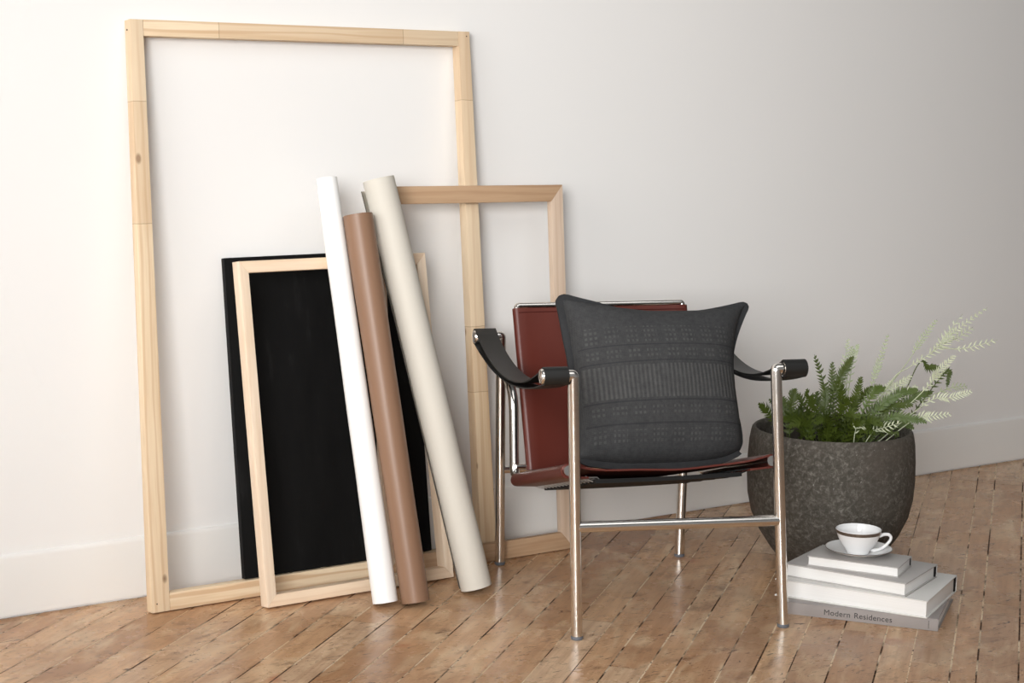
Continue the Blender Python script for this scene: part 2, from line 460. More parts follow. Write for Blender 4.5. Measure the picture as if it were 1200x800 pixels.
# nail heads at the corners of the tall frame
M_nail = mat_plain('rusty_nail', srgb(70, 52, 42), .6, .4)
for x, z, sd in ((-1.0760 + .60, 1.338, 1), (-.1700 + .60, 1.350, 0), (-1.078 + .60, .020, 0), (-.160 + .60, .020, 0)):
    bm = bmesh.new(); n = 12
    if sd: r_ = [[(x - .0006 * j, -.016 + .0019 * math.cos(2 * PI * i / n), z + .0019 * math.sin(2 * PI * i / n)) for i in range(n)] for j in (-1, 2)]
    else: r_ = [[(x + .0017 * math.cos(2 * PI * i / n), -.0306 - .0004 * j, z + .0017 * math.sin(2 * PI * i / n)) for i in range(n)] for j in (0, 2)]
    hexa(bm, r_[0], r_[1]); finish(bm, 'nail', M_nail, f1, 30)
f2 = leaning_frame('stretcher_frame', -.20, -.1435, .0855, .020,
    [(-.482, 0), (.099, 0), (.1003, .970), (-.482, .9745)],
    [(-.446, .046), (.060, .046), (.0625, .927), (-.446, .930)], (W2v, W2h), True,
    'mid-height bare tan frame leaning between the paper rolls and the armchair')
f3 = leaning_frame('stretcher_frame', -.60, -.2125, .142, .037,
    [(-.8486, 0), (-.3357, 0), (-.3557, .8125), (-.8613, .8115)],
    [(-.8250, .028), (-.3600, .028), (-.3805, .785), (-.8380, .784)], (W3v, W3h), True,
    'smallest bare cream wood frame, standing in front of the black canvas')
# black canvas standing on the bottom rail of the tall frame
ST = .118 / .772
cv = empty('black_canvas', (-.585, -.1085, .0424), (-math.asin(ST), 0, 0))
bm = bmesh.new(); q = [(-.849 + .585, 0), (-.326 + .585, 0), (-.3215 + .585, .771), (-.8405 + .585, .769)]
hexa(bm, [(x, -.0185, z) for x, z in q], [(x, -.0165, z) for x, z in q], .0008); finish(bm, 'canvas_face', M_canvas, cv)
bm = bmesh.new(); hexa(bm, [(x, -.0164, z) for x, z in q], [(x, 0, z) for x, z in q], .001); finish(bm, 'wrapped_edge', M_canvas_edge, cv)
tag(cv, 'black stretched canvas standing behind the small cream frame', 'canvas')

# ------------------------------------------------------------------ three rolls of paper
M_white = mat_paper('white_paper', srgb(240, 240, 238), srgb(246, 246, 244), .45, .4)
M_kraft = mat_paper('brown_kraft_paper', srgb(130, 99, 78), srgb(139, 108, 86), .42, .4, (2, 0, 0))
M_linen = mat_paper('cream_linen_paper', srgb(200, 194, 183), srgb(208, 203, 192), .6, .25, (4, 0, 0))
M_in_w = mat_paper('paper_inner_shade', srgb(214, 212, 206), srgb(205, 203, 198))
M_edge = mat_paper('grey_paper_edge', srgb(104, 98, 90), srgb(92, 86, 80), .7, .2)

def paper_roll(name, B, T, r0, r1, mat, label, flap=False):
    B, T = Vector(B), Vector(T); ax = (T - B); L = ax.length; ax.normalize()
    # height of the axis foot so that the lowest rim point touches the floor
    z0 = r0 * math.sqrt(max(0, 1 - ax.z ** 2)); B = Vector((B.x, B.y, z0 + .0008)); ax = (T - B); L = ax.length; ax.normalize()
    q = ax.to_track_quat('Z', 'Y')
    root = empty(name, B); root.rotation_mode = 'QUATERNION'; root.rotation_quaternion = q
    bm = bmesh.new(); k = .0035; n = 10; pr = []
    for i in range(n + 1): pr.append((r0 + (r1 - r0) * i / n + .0004 * math.sin(i * 1.7), L * i / n))
    inner = [(r1 - k, L), (r0 - k, 0)]
    lathe(bm, pr + inner, 40, close=True); finish(bm, 'outer_sheet', mat, root, 40)
    # inner windings: an open spiral seen from the ends
    bm = bmesh.new(); g = []
    for i in range(2):
        zz = .006 if i == 0 else L - .004; rr = (r0 if i == 0 else r1)
        g.append([Vector(((rr - .0052 - .0016 * a / (2 * PI)) * math.cos(a), (rr - .0052 - .0016 * a / (2 * PI)) * math.sin(a), zz)) for a in [j * PI / 12 for j in range(0, 73)]])
    sheet(bm, g, .0005); finish(bm, 'inner_winding', mat, root, 60)
    if flap:
        # the outermost turn of the sheet springs off the back of the roll; its long edge stands free on the left
        inv = q.inverted(); vd = inv @ Vector((.5566, .8194, -.1369)); vd.z = 0; vd.normalize(); lf = Vector((-vd.y, vd.x, 0))
        if lf.dot(inv @ Vector((-.8281, .5604, 0))) < 0: lf = -lf
        bm = bmesh.new(); g = []; ed = []
        for i in range(13):
            zz = .006 + (L - .026) * i / 12; r_ = r0 + (r1 - r0) * zz / L + .0008; row = []; gap = .0012 + .0062 * sm(.62, 1.0, zz / L)
            for j in range(15):
                a_ = PI / 2 * (j / 14) * 1.04; rr = r_ + gap * (j / 14) ** 1.5
                row.append(vd * (rr * math.cos(a_)) + lf * (rr * math.sin(a_)) + Vector((0, 0, zz)))
            g.append(row); ed.append(row[-1])
        sheet(bm, g, .0010); fl = finish(bm, 'loose_turn', mat, root, 60)
        bm = bmesh.new(); tube(bm, ed, .0011, 6); e = finish(bm, 'free_edge', M_edge, fl, 60); e['label'] = 'dark free edge of the sheet'
    tag(root, label, 'paper roll', 'rolls of paper leaning on the frames')
    return root
paper_roll('paper_roll', (-.5956, -.357, 0), (-.6234, -.1186, .9967), .0300, .0256, M_white, 'slimmest of the three rolls, bright white paper, leaning leftmost')
paper_roll('paper_roll', (-.5340, -.394, 0), (-.5720, -.1800, .9116), .0335, .0362, M_kraft, 'shortest roll, brown kraft paper, between the white and cream rolls')
paper_roll('paper_roll', (-.3493, -.373, 0), (-.4985, -.1500, .9944), .0385, .0390, M_linen, 'thick cream textured paper roll leaning rightmost, nearest the armchair', True)

# ------------------------------------------------------------------ armchair
M_chrome = mat_chrome()
M_red = mat_leather('oxblood_leather', srgb(95, 41, 31), srgb(82, 34, 26), .4)
M_black = mat_leather('black_leather', srgb(20, 20, 19), srgb(28, 27, 26), .5)
M_web = mat_plain('black_rubber_webbing', srgb(22, 22, 22), .7, 0, .25, bump=(200, .3, .001))
M_steel = mat_plain('pale_steel_hook', srgb(206, 204, 200), .35, .8)
M_foot = mat_plain('grey_plastic_foot', srgb(98, 101, 107), .5, 0, .4)
M_underside = mat_plain('dark_suede_underside', srgb(62, 44, 34), .9, 0, .1, srgb(48, 34, 27), 20)
ch = empty('sling_armchair', (-.1347, -.8949, 0), (0, 0, math.radians(-18.03)))
tag(ch, 'chrome tube armchair with oxblood leather sling seat and black strap arms', 'armchair')
SH = .597; RT = .0127
legs = dict(FL=((-.2446, .0123), (-.268, .000), -1), FR=((.2446, -.0123), (.211, .000), 1),
            BL=((-.2421, .6591), (-.250, .645), -1), BR=((.2421, .6272), (.256, .640), 1))
stub_end = dict(FL=-.343, FR=.284, BL=-.3215, BR=.330)
for k, ((fu, fv), (tu, tv), sd) in legs.items():
    bm = bmesh.new(); pts = fillet([(fu, fv, .0075), (tu, tv, SH), (stub_end[k] - sd * .004, tv, SH)], .004, 4)
    tube(bm, pts, RT, 18)
    lg = finish(bm, 'leg', M_chrome, ch, 40)
    bm = bmesh.new(); lathe(bm, [(0, 0), (.0130, 0), (.0136, .0015), (.0136, .0060), (.0128, .0080), (0, .0080)], 24, (fu, fv, 0)); finish(bm, 'foot_cap', M_foot, lg, 40)
    # fat sleeve that carries the strap, with a polished domed end
    bm = bmesh.new(); xs = (tu + sd * .017, stub_end[k])
    n = 20; pr = [(0, 0), (.0150, 0), (.0168, .001), (.0168, abs(xs[1] - xs[0]) - .003), (.0150, abs(xs[1] - xs[0])), (.006, abs(xs[1] - xs[0]) + .0015), (0, abs(xs[1] - xs[0]) + .0018)]
    rings = []
    for r_, d_ in pr:
        if r_ == 0: rings.append([bm.verts.new((xs[0] + sd * d_, tv, SH))])
        else: rings.append([bm.verts.new((xs[0] + sd * d_, tv + r_ * math.cos(2 * PI * j / n), SH + r_ * math.sin(2 * PI * j / n))) for j in range(n)])
    for A_, B_ in zip(rings, rings[1:]):
        for j in range(n):
            j2 = (j + 1) % n
            if len(A_) == 1: bm.faces.new((A_[0], B_[j], B_[j2]))
            elif len(B_) == 1: bm.faces.new((A_[j], A_[j2], B_[0]))
            else: bm.faces.new((A_[j], A_[j2], B_[j2], B_[j]))
    finish(bm, 'arm_sleeve', M_chrome, lg, 40)

def legpt(k, z):
    (fu, fv), (tu, tv), _ = legs[k]; s = z / SH; return Vector((fu + (tu - fu) * s, fv + (tv - fv) * s, z))
a, b = legpt('FL', .2570), legpt('FR', .2490); d = (b - a).normalized() * .006
bm = bmesh.new(); tube(bm, [a + d, b - d], .0124, 18); finish(bm, 'front_crossbar', M_chrome, ch, 40)
a, b = legpt('BL', .2504), legpt('BR', .2440); d = (b - a).normalized() * .006
bm = bmesh.new(); tube(bm, [a + d, b - d], .0095, 16); finish(bm, 'rear_crossbar', M_chrome, ch, 40)

# seat side tubes: run back along the seat, turn up and sweep back into the rear legs
RAIL_F, RAIL_B = (.066, .3715), (.500, .2565)
def rail_z(v): return RAIL_F[1] + (RAIL_B[1] - RAIL_F[1]) * (v - RAIL_F[0]) / (RAIL_B[0] - RAIL_F[0])
UL, UR = -.2515, .2400
for sd, u in ((-1, UL), (1, UR)):
    bm = bmesh.new(); k = 'BL' if sd < 0 else 'BR'; e = legpt(k, .520)
    pts = fillet([(u, RAIL_F[0], RAIL_F[1]), (u, RAIL_B[0], RAIL_B[1]), (u, .520, .470), (e.x, e.y - .006, .528)], [.035, .075], 8)
    tube(bm, pts, .0120, 18); finish(bm, 'seat_tube', M_chrome, ch, 40)
bm = bmesh.new(); tube(bm, [(UL, .492, .292), (UR, .492, .292)], .0062, 12); finish(bm, 'hinge_bar', M_chrome, ch, 40)

# leather sling seat: wraps both side tubes, dips between them
RL = .0146
def sling_rows():
    g = []; nv = 26
    for i in range(nv + 1):
        v = .078 + (.478 - .078) * i / nv; z = rail_z(v); row = []
        # under-flap (left), round the left tube, over the dip, round the right tube, under-flap (right)
        for s in range(4): row.append(Vector((UL + .050 * (1 - s / 4), v, z - RL - .003 * (1 - s / 4))))
        for s in range(9):
            t = PI * 1.5 - PI * s / 8 * 1.0 - 0
            row.append(Vector((UL + RL * math.cos(t) * 1.0, v, z + RL * math.sin(t))))
        n = 34
        for s in range(1, n):
            a = -1 + 2 * s / n; u = UL + (UR - UL) * (a + 1) / 2
            dip = .0215 * (1 - abs(a) ** 3.2) + .002 * math.sin(a * 7 + 1.0) * (1 - a * a)
            row.append(Vector((u, v, z + RL - dip * (1 + .3 * math.sin(PI * i / nv)))))
        for s in range(9):
            t = PI * .5 - PI * s / 8
            row.append(Vector((UR + RL * math.cos(t), v, z + RL * math.sin(t))))
        for s in range(1, 5): row.append(Vector((UR - .050 * s / 4, v, z - RL - .003 * s / 4)))
        g.append(row)
    return g
bm = bmesh.new(); sheet(bm, sling_rows(), .0042); finish(bm, 'seat_sling', M_red, ch, 50)
# black webbing panel pulled tight under the seat, and its lacing loops
bm = bmesh.new(); g = []
for i in range(15):
    v = .082 + .385 * i / 14; row = []
    for j in range(15):
        a = -1 + 2 * j / 14; row.append(Vector((-.006 + .178 * a, v, rail_z(v) - .0265 - .0015 * (1 - a * a) + .0012 * math.sin(v * 150))))
    g.append(row)
sheet(bm, g, .0095); finish(bm, 'webbing_panel', M_web, ch, 50)
for sd, u in ((-1, UL), (1, UR)):
    bm = bmesh.new()
    for i in range(15):
        v = .088 + .372 * i / 14; z = rail_z(v); uo = u - sd * .046; ui = (-.006 + sd * .170)
        tube(bm, [(uo, v, z - .0135), (uo - sd * .006, v + .004, z - .0175), (ui, v + .010, z - .0195), (ui - sd * .008, v + .011, z - .026), (ui - sd * .003, v + .012, z - .0335), (uo, v + .014, z - .0225)], .0015, 6)
    finish(bm, 'lacing', M_steel if sd < 0 else M_web, ch, 50)['label'] = 'pale wire lacing hooks' if sd < 0 else 'black lacing loops'

# backrest: tube frame with a leather sleeve stretched over it
def back_v(z): return .484 + (z - .285) * .305
UB = .2215
bm = bmesh.new()
pts = fillet([(-UB + .006, back_v(.292), .292), (-UB, back_v(.678), .678), (UB, back_v(.678), .678), (UB - .006, back_v(.292), .292)], .007, 6)
tube(bm, pts, .0078, 14); finish(bm, 'back_frame', M_chrome, ch, 40)
bm = bmesh.new(); g = []
for i in range(21):
    z = .284 + (.671 - .284) * i / 20; v = back_v(z); row = []; RB = .0102; nb = Vector((0, -.957, .29))
    s0 = 1 - .035 * (1 - i / 20)
    def pt(u, off): return Vector((u, v + nb.y * off, z + nb.z * off))
    for s in range(4): row.append(pt(-UB * s0 + .055 * (1 - s / 4), -RB))
    for s in range(9):
        t = PI * s / 8; row.append(pt(-UB * s0 - RB * math.sin(t), -RB * math.cos(t)))
    for s in range(1, 18):
        a = -1 + 2 * s / 18; row.append(pt(UB * s0 * a, RB - .010 * (1 - a ** 4) * 1.0))
    for s in range(9):
        t = PI * s / 8; row.append(pt(UB * s0 + RB * math.sin(t), RB * math.cos(t)))
    for s in range(1, 5): row.append(pt(UB * s0 - .055 * s / 4, -RB))
    g.append(row)
sheet(bm, g, .0036); bs = finish(bm, 'back_sling', M_red, ch, 50)
bm = bmesh.new()   # stitched hem along the top and side
for hz in (.660,):
    pts = [Vector((-UB + 2 * UB * s / 30, back_v(hz) - .957 * (.0125 - .010 * (1 - (-1 + 2 * s / 30) ** 4)) , hz + .003)) for s in range(31)]
    tube(bm, pts, .0009, 5)
finish(bm, 'hem_stitch', mat_plain('dark_red_thread', srgb(66, 24, 18), .7, 0, .2), bs, 50)

# black leather straps looped around the front and rear sleeves
def arm_strap(front_k, rear_k, fu, ru):
    R = .0190; fv, rv = legs[front_k][1][1], legs[rear_k][1][1]; prof = []
    n = 26
    for i in range(n + 1):            # upper strand, front to rear
        w = i / n; v = fv + (rv - fv) * w; z = SH + R - .0735 * (4 * w * (1 - w)) ** .92; prof.append((v, z, w))
    for i in range(1, 10):            # around the rear sleeve
        t = PI / 2 - PI * i / 10; prof.append((rv + R * math.cos(t), SH + R * math.sin(t), 1.))
    for i in range(n + 1):            # lower strand, rear to front
        w = 1 - i / n; v = fv + (rv - fv) * w; z = SH - R - .0440 * (4 * w * (1 - w)) ** 1.0; prof.append((v, z, w))
    for i in range(1, 10):
        t = -PI / 2 - PI * i / 10; prof.append((fv + R * math.cos(t), SH + R * math.sin(t), 0.))
    prof.append(prof[0]); g = []
    for v, z, w in prof:
        a = fu[0] + (ru[0] - fu[0]) * w; b = fu[1] + (ru[1] - fu[1]) * w
        row = []
        for j in range(9):
            s = j / 8; row.append(Vector((a + (b - a) * s, v, z - .0018 * math.sin(PI * s) * math.sin(PI * w))))
        g.append(row)
    bm = bmesh.new(); sheet(bm, g, .0032)
    return finish(bm, 'arm_strap', M_black, ch, 50)
arm_strap('FL', 'BL', (-.338, -.2825), (-.3185, -.2645))
arm_strap('FR', 'BR', (.2265, .281), (.2785, .328))

# ------------------------------------------------------------------ cushion on the armchair
M_cush, M_flange = mat_cushion(), mat_plain('charcoal_flange_cotton', srgb(46, 47, 49), .9, 0, .1, srgb(60, 60, 61), 80, (300, .3, .001))
cu0, cv0 = .050, .225
pb = Vector((cu0, cv0, .3265)); tilt = math.atan2(.185, .395)
cyaw = math.radians(-18.03); R3 = Matrix.Rotation(cyaw, 3, 'Z')
HW, HH, TH = .240, .222, .085
cen = pb + Vector((0, math.sin(tilt), math.cos(tilt))) * (HH - .004)
cp = empty('throw_cushion', Vector((-.1347, -.8949, 0)) + R3 @ cen)
cp.rotation_euler = (Matrix.Rotation(cyaw, 3, 'Z') @ Matrix.Rotation(-tilt, 3, 'X') @ Matrix.Rotation(math.radians(1.0), 3, 'Y')).to_euler()
tag(cp, 'charcoal grey woven cotton cushion with flanged edge, propped on the armchair', 'cushion')
def outline(s, t):
    """s,t in -1..1 -> x,z with pinched sides and pulled-out corners"""
    kx = .044 if s > 0 else .018; kz = .046 if t > 0 else .004
    wx = 1 - t * t; wz = (1 - s * s) * (1 + .3 * s)
    if s > 0: wx = (1 - ((t + .12) / 1.12) ** 2) if t > -.98 else 0; wx = max(0, wx)
    x = s * (HW - kx * abs(s) ** 3 * wx); z = t * (HH - kz * abs(t) ** 3 * wz)
    z += .012 * (s < 0) * max(0, t) * s * s           # left top corner stands a little higher
    x += .044 * max(0, s) * max(0, t) ** 2 - .026 * max(0, s) ** 2 * max(0, -t) ** 3 - .004 * max(0, -s) * max(0, t) ** 2
    z += (.050 if s > 0 else .032) * abs(s) ** 3 * max(0, -t) ** 3 - .010 * max(0, s) ** 2 * max(0, t) ** 2
    return x, z
def cush_pt(s, t, side):
    x, z = outline(s, t); e = .925
    a, b = min(1, abs(s) / e), min(1, abs(t) / e)
    h = TH * (max(0, 1 - a ** 2.6) ** .5) * (max(0, 1 - b ** 2.6) ** .5)
    wr = .004 * math.sin(9 * s + 5 * t + 1) * math.cos(7 * t - 3 * s) * (1 - a) ** .3 if h > .01 else 0
    h *= (1 + .07 * math.sin(4 * s + 1) * math.cos(3 * t))
    return Vector((x, side * (.0035 + h + wr * .5), z))
N = 44
bm = bmesh.new(); e = .925
for side in (-1, 1):
    V = [[bm.verts.new(cush_pt(-e + 2 * e * i / N, -e + 2 * e * j / N, side)) for i in range(N + 1)] for j in range(N + 1)]
    for j in range(N):
        for i in range(N): bm.faces.new((V[j][i], V[j][i + 1], V[j + 1][i + 1], V[j + 1][i]))
    if side < 0: V0 = V
ring = lambda V: [V[0][i] for i in range(N)] + [V[j][N] for j in range(N)] + [V[N][i] for i in range(N, 0, -1)] + [V[j][0] for j in range(N, 0, -1)]
ra, rb = ring(V0), ring(V)
for i in range(len(ra)): bm.faces.new((ra[i], ra[(i + 1) % len(ra)], rb[(i + 1) % len(rb)], rb[i]))
finish(bm, 'cushion_body', M_cush, cp, 60)
bm = bmesh.new(); rings = []   # flat double-stitched flange around the four sides
M_ = 36
def per(f):
    out = []
    for i in range(M_): out.append((-1 + 2 * i / M_, -1))
    for i in range(M_): out.append((1, -1 + 2 * i / M_))
    for i in range(M_): out.append((1 - 2 * i / M_, 1))
    for i in range(M_): out.append((-1, 1 - 2 * i / M_))
    return [(s * f, t * f) for s, t in out]
def rc(s, t, f):   # rounds the flange corners
    k = .86 * f
    if abs(s) > k and abs(t) > k:
        d = min(abs(s) - k, abs(t) - k); return s * (1 - d * .42), t * (1 - d * .42)
    return s, t
for f, th in ((.915, .0052), (.93, .0062), (.97, .0046), (1.0, .0034)):
    for side in ((-1, 1)):
        r_ = []
        for i, (s, t) in enumerate(per(f)):
            s, t = rc(s, t, f); x, z = outline(s, t); wv = .003 * math.sin(i * .55) * max(0, f - .93) / .07
            r_.append(bm.verts.new((x, side * th + wv, z)))
        rings.append((side, r_))
fr = [r for sd, r in rings if sd < 0]; bk = [r for sd, r in rings if sd > 0]
loop = bk[0:1] + [None]
seq = fr + bk[::-1]
for A_, B_ in zip(seq, seq[1:] + seq[:1]):
    for i in range(len(A_)): bm.faces.new((A_[i], A_[(i + 1) % len(A_)], B_[(i + 1) % len(B_)], B_[i]))
finish(bm, 'flange', M_flange, cp, 60)

# ------------------------------------------------------------------ planter with ferns
M_pot, M_soil = mat_pot(), mat_plain('dark_potting_soil', srgb(38, 30, 24), .95, 0, .1, srgb(24, 19, 15), 40, (60, .8, .01))
M_green = mat_leaf('fern_green', srgb(80, 92, 28), srgb(50, 66, 19))
M_olive = mat_leaf('fern_olive', srgb(98, 112, 58), srgb(70, 92, 40))
M_pale = mat_leaf('fern_pale', srgb(208, 212, 184), srgb(182, 190, 156))
M_pale2 = mat_leaf('fern_pale_sage', srgb(186, 194, 162), srgb(150, 162, 124))
M_stem = mat_leaf('fern_stem_brown', srgb(112, 78, 52), srgb(92, 84, 48))
PC = Vector((.606, -.600, 0))
pl = empty('potted_fern', PC); tag(pl, 'dark speckled stone planter with green and pale ferns, behind the books', 'plant')
bm = bmesh.new()
prof = [(0, 0), (.118, 0), (.128, .004), (.152, .034), (.1822, .080), (.2035, .127), (.2140, .175), (.2172, .225), (.2165, .27), (.2135, .315), (.2095, .338), (.2070, .348), (.2030, .3525),
        (.1985, .352), (.1950, .347), (.1940, .335), (.1975, .30), (.198, .27)]
lathe(bm, prof, 72); finish(bm, 'pot', M_pot, pl, 40)
bm = bmesh.new(); lathe(bm, [(.1972, .268), (.1972, .283), (.17, .290), (.10, .300), (0, .305)], 40); finish(bm, 'soil', M_soil, pl, 40)

def frond(pts, mat, kind, rnd, name='frond', wscale=1.0, start=None):
    """a rachis with two rows of leaflets; kind 'green': saw-toothed blade, 'pale': open swept comb"""
    bm = bmesh.new(); P0 = [Vector(p) - PC for p in pts]
    L = sum((b - a).length for a, b in zip(P0, P0[1:])); green = kind == 'green'
    n = max(9, int(L / (.0088 if green else .0130))); P = spline(P0, n)
    tube(bm, P, [(.0019 if green else .0017) * (1 - .75 * i / (n - 1)) for i in range(n)], 6)
    up = Vector((rnd.uniform(-.45, .45) - .5566, rnd.uniform(-.3, .3) - .8194, rnd.uniform(.1, .6)))
    if start is None: start = .20 if green else .32
    for i in range(n - 1):
        w = i / (n - 1)
        if w < start: continue
        T = (P[min(i + 1, n - 1)] - P[max(i - 1, 0)]).normalized()
        N_ = (up - T * up.dot(T)).normalized(); S = T.cross(N_)
        q = (w - start) / (1 - start)
        if green: ll = .0205 * wscale * min(1, (.45 + 1.6 * q)) * (1 - q ** 2.0) ** .75 + .003; wd = .0040 * (.45 + .55 * wscale); sweep = .60
        else: ll = .0190 * wscale * min(1, .45 + 1.8 * q) * (1 - q ** 2.0) ** .75 + .003; wd = .0019; sweep = .80
        for sd in (-1, 1):
            if rnd.random() < (.02 if green else .05): continue
            l_ = ll * rnd.uniform(.85, 1.12); d = (S * sd + T * (sweep + rnd.uniform(-.10, .10)) + N_ * rnd.uniform(-.15, .30)).normalized()
            b = P[i] + T * rnd.uniform(-.001, .001) + T * (.003 if sd > 0 else 0); side = d.cross(N_).normalized()
            c1 = b + d * l_ * .5 + N_ * l_ * .06; c2 = b + d * l_ - N_ * l_ * .08 + T * l_ * .12
            w0, w1 = (wd * 1.0, wd * .62) if green else (wd * .6, wd)
            v = [bm.verts.new(x) for x in (b + side * w0, b - side * w0, c1 - side * w1 + N_ * .0004, c1 + side * w1 + N_ * .0004, c2)]
            bm.faces.new((v[0], v[1], v[2], v[3])); bm.faces.new((v[3], v[2], v[4]))
    for f in bm.faces: f.smooth = True
    me = bpy.data.meshes.new(name); bm.to_mesh(me); bm.free(); me.materials.append(mat)
    o = bpy.data.objects.new(name, me); C.objects.link(o); o.parent = pl
    return o
rnd = random.Random(11)
GREEN = [
    [(0.603, -0.576, 0.335), (0.611, -0.565, 0.387), (0.62, -0.552, 0.452), (0.608, -0.522, 0.535)],
    [(0.648, -0.558, 0.332), (0.662, -0.543, 0.409), (0.674, -0.522, 0.512)],
    [(0.627, -0.557, 0.329), (0.639, -0.562, 0.423), (0.661, -0.577, 0.491), (0.677, -0.593, 0.533)],
    [(0.478, -0.576, 0.342), (0.483, -0.574, 0.407), (0.49, -0.576, 0.462)],
    [(0.567, -0.599, 0.342), (0.554, -0.594, 0.392), (0.537, -0.589, 0.429), (0.522, -0.586, 0.456)],
    [(0.634, -0.525, 0.326), (0.65, -0.502, 0.381), (0.663, -0.48, 0.425)],
    [(0.496, -0.563, 0.341), (0.445, -0.539, 0.389), (0.411, -0.529, 0.419)],
    [(0.532, -0.515, 0.336), (0.54, -0.495, 0.378), (0.545, -0.474, 0.418)],
    [(0.595, -0.642, 0.346), (0.612, -0.667, 0.414), (0.62, -0.682, 0.498)],
    [(0.597, -0.655, 0.348), (0.64, -0.699, 0.443), (0.652, -0.733, 0.476)],
    [(0.626, -0.651, 0.345), (0.682, -0.69, 0.411), (0.726, -0.726, 0.451)],
    [(0.675, -0.624, 0.338), (0.766, -0.66, 0.424), (0.827, -0.685, 0.448)],
    [(0.626, -0.687, 0.349), (0.678, -0.725, 0.386), (0.715, -0.757, 0.392), (0.75, -0.79, 0.385)],
    [(0.679, -0.651, 0.338), (0.745, -0.692, 0.363), (0.783, -0.719, 0.355)],
    [(0.687, -0.597, 0.335), (0.808, -0.66, 0.409), (0.873, -0.694, 0.438)],
    [(0.795, -0.639, 0.446), (0.846, -0.661, 0.502), (0.875, -0.676, 0.5), (0.9, -0.689, 0.502)],
    [(0.884, -0.688, 0.514), (0.899, -0.709, 0.486), (0.902, -0.722, 0.458)],
    [(0.521, -0.64, 0.351), (0.475, -0.64, 0.384), (0.418, -0.638, 0.378)],
    [(0.548, -0.658, 0.352), (0.514, -0.67, 0.397), (0.465, -0.681, 0.388)],
    [(0.559, -0.678, 0.351), (0.563, -0.696, 0.403), (0.575, -0.729, 0.405)],
    [(0.586, -0.696, 0.352), (0.594, -0.732, 0.388), (0.608, -0.778, 0.388)],
    [(0.61, -0.485, 0.324), (0.616, -0.47, 0.367), (0.633, -0.464, 0.395)],
    [(0.666, -0.571, 0.332), (0.663, -0.573, 0.413), (0.65, -0.573, 0.471)],
    [(0.651, -0.608, 0.338), (0.658, -0.631, 0.411), (0.678, -0.666, 0.466)],
    [(0.524, -0.606, 0.345), (0.484, -0.603, 0.384), (0.428, -0.595, 0.388)],
    [(0.591, -0.616, 0.34), (0.585, -0.649, 0.409), (0.586, -0.692, 0.447)],
    [(0.494, -0.622, 0.351), (0.492, -0.637, 0.393), (0.47, -0.643, 0.418)],
    [(0.666, -0.642, 0.34), (0.698, -0.69, 0.405), (0.74, -0.752, 0.424)],
]
PALE = [
    [(0.666, -0.618, 0.34), (0.76, -0.651, 0.466), (0.811, -0.669, 0.506), (0.888, -0.703, 0.559), (0.93, -0.715, 0.599), (1.01, -0.749, 0.661)],
    [(0.888, -0.696, 0.556), (0.925, -0.734, 0.554), (0.957, -0.766, 0.565), (0.995, -0.801, 0.582)],
    [(0.904, -0.694, 0.564), (0.95, -0.704, 0.578), (0.998, -0.714, 0.606)],
    [(0.75, -0.594, 0.386), (0.847, -0.624, 0.506), (0.895, -0.63, 0.568), (0.943, -0.637, 0.621)],
    [(0.681, -0.602, 0.348), (0.732, -0.611, 0.454), (0.757, -0.611, 0.511), (0.788, -0.611, 0.589)],
    [(0.67, -0.644, 0.344), (0.804, -0.733, 0.457), (0.826, -0.756, 0.503), (0.853, -0.784, 0.549)],
    [(0.665, -0.665, 0.346), (0.79, -0.753, 0.425), (0.832, -0.795, 0.441), (0.868, -0.833, 0.461)],
    [(0.659, -0.685, 0.347), (0.743, -0.752, 0.384), (0.766, -0.783, 0.396), (0.806, -0.824, 0.405)],
    [(0.696, -0.541, 0.336), (0.721, -0.518, 0.469), (0.75, -0.503, 0.567)],
    [(0.701, -0.545, 0.336), (0.738, -0.531, 0.493), (0.762, -0.526, 0.553)],
    [(0.69, -0.549, 0.338), (0.72, -0.535, 0.472), (0.742, -0.525, 0.549)],
    [(0.579, -0.703, 0.354), (0.571, -0.719, 0.371), (0.575, -0.745, 0.383)],
    [(0.596, -0.702, 0.354), (0.612, -0.737, 0.361), (0.625, -0.767, 0.378), (0.647, -0.804, 0.395)],
    [(0.849, -0.681, 0.413), (0.919, -0.711, 0.446), (0.968, -0.731, 0.452)],
    [(0.697, -0.603, 0.339), (0.77, -0.62, 0.422), (0.83, -0.636, 0.465)],
    [(0.692, -0.623, 0.343), (0.77, -0.649, 0.433), (0.824, -0.665, 0.482)],
    [(0.695, -0.589, 0.337), (0.77, -0.604, 0.408), (0.817, -0.603, 0.462)],
    [(0.699, -0.616, 0.341), (0.778, -0.657, 0.416), (0.828, -0.684, 0.457)],
    [(0.884, -0.672, 0.535), (0.926, -0.676, 0.572), (0.985, -0.687, 0.638)],
]

for i, pts in enumerate(GREEN):
    p = [list(q) for q in pts]; p[0][2] = .292; 
    d = Vector((p[0][0], p[0][1], 0)) - PC
    if d.length > .165: d *= .165 / d.length; p[0][0], p[0][1] = PC.x + d.x, PC.y + d.y
    frond(p, M_olive if i in (9, 10, 11, 12, 13, 14) else M_green, 'green', rnd, wscale=(.6 if i in (15, 16) else 1.0), start={15: .42, 16: 0.0}.get(i))['label'] = 'green toothed frond'
for i, pts in enumerate(PALE):
    p = [list(q) for q in pts]
    if i not in (1, 2, 18):
        p[0][2] = min(p[0][2], .292) if i not in (3, 13) else p[0][2]
        d = Vector((p[0][0], p[0][1], 0)) - PC
        if d.length > .165 and i not in (3, 13): d *= .165 / d.length; p[0][0], p[0][1] = PC.x + d.x, PC.y + d.y
    frond(p, M_pale2 if i in (3, 4, 8, 9, 10, 13) else M_pale, 'pale', rnd, wscale=(.75 if i in (3, 4, 8, 9, 10) else 1.0), start=(.42 if i in (0, 3) else .3))['label'] = 'pale cream-green feathery frond'
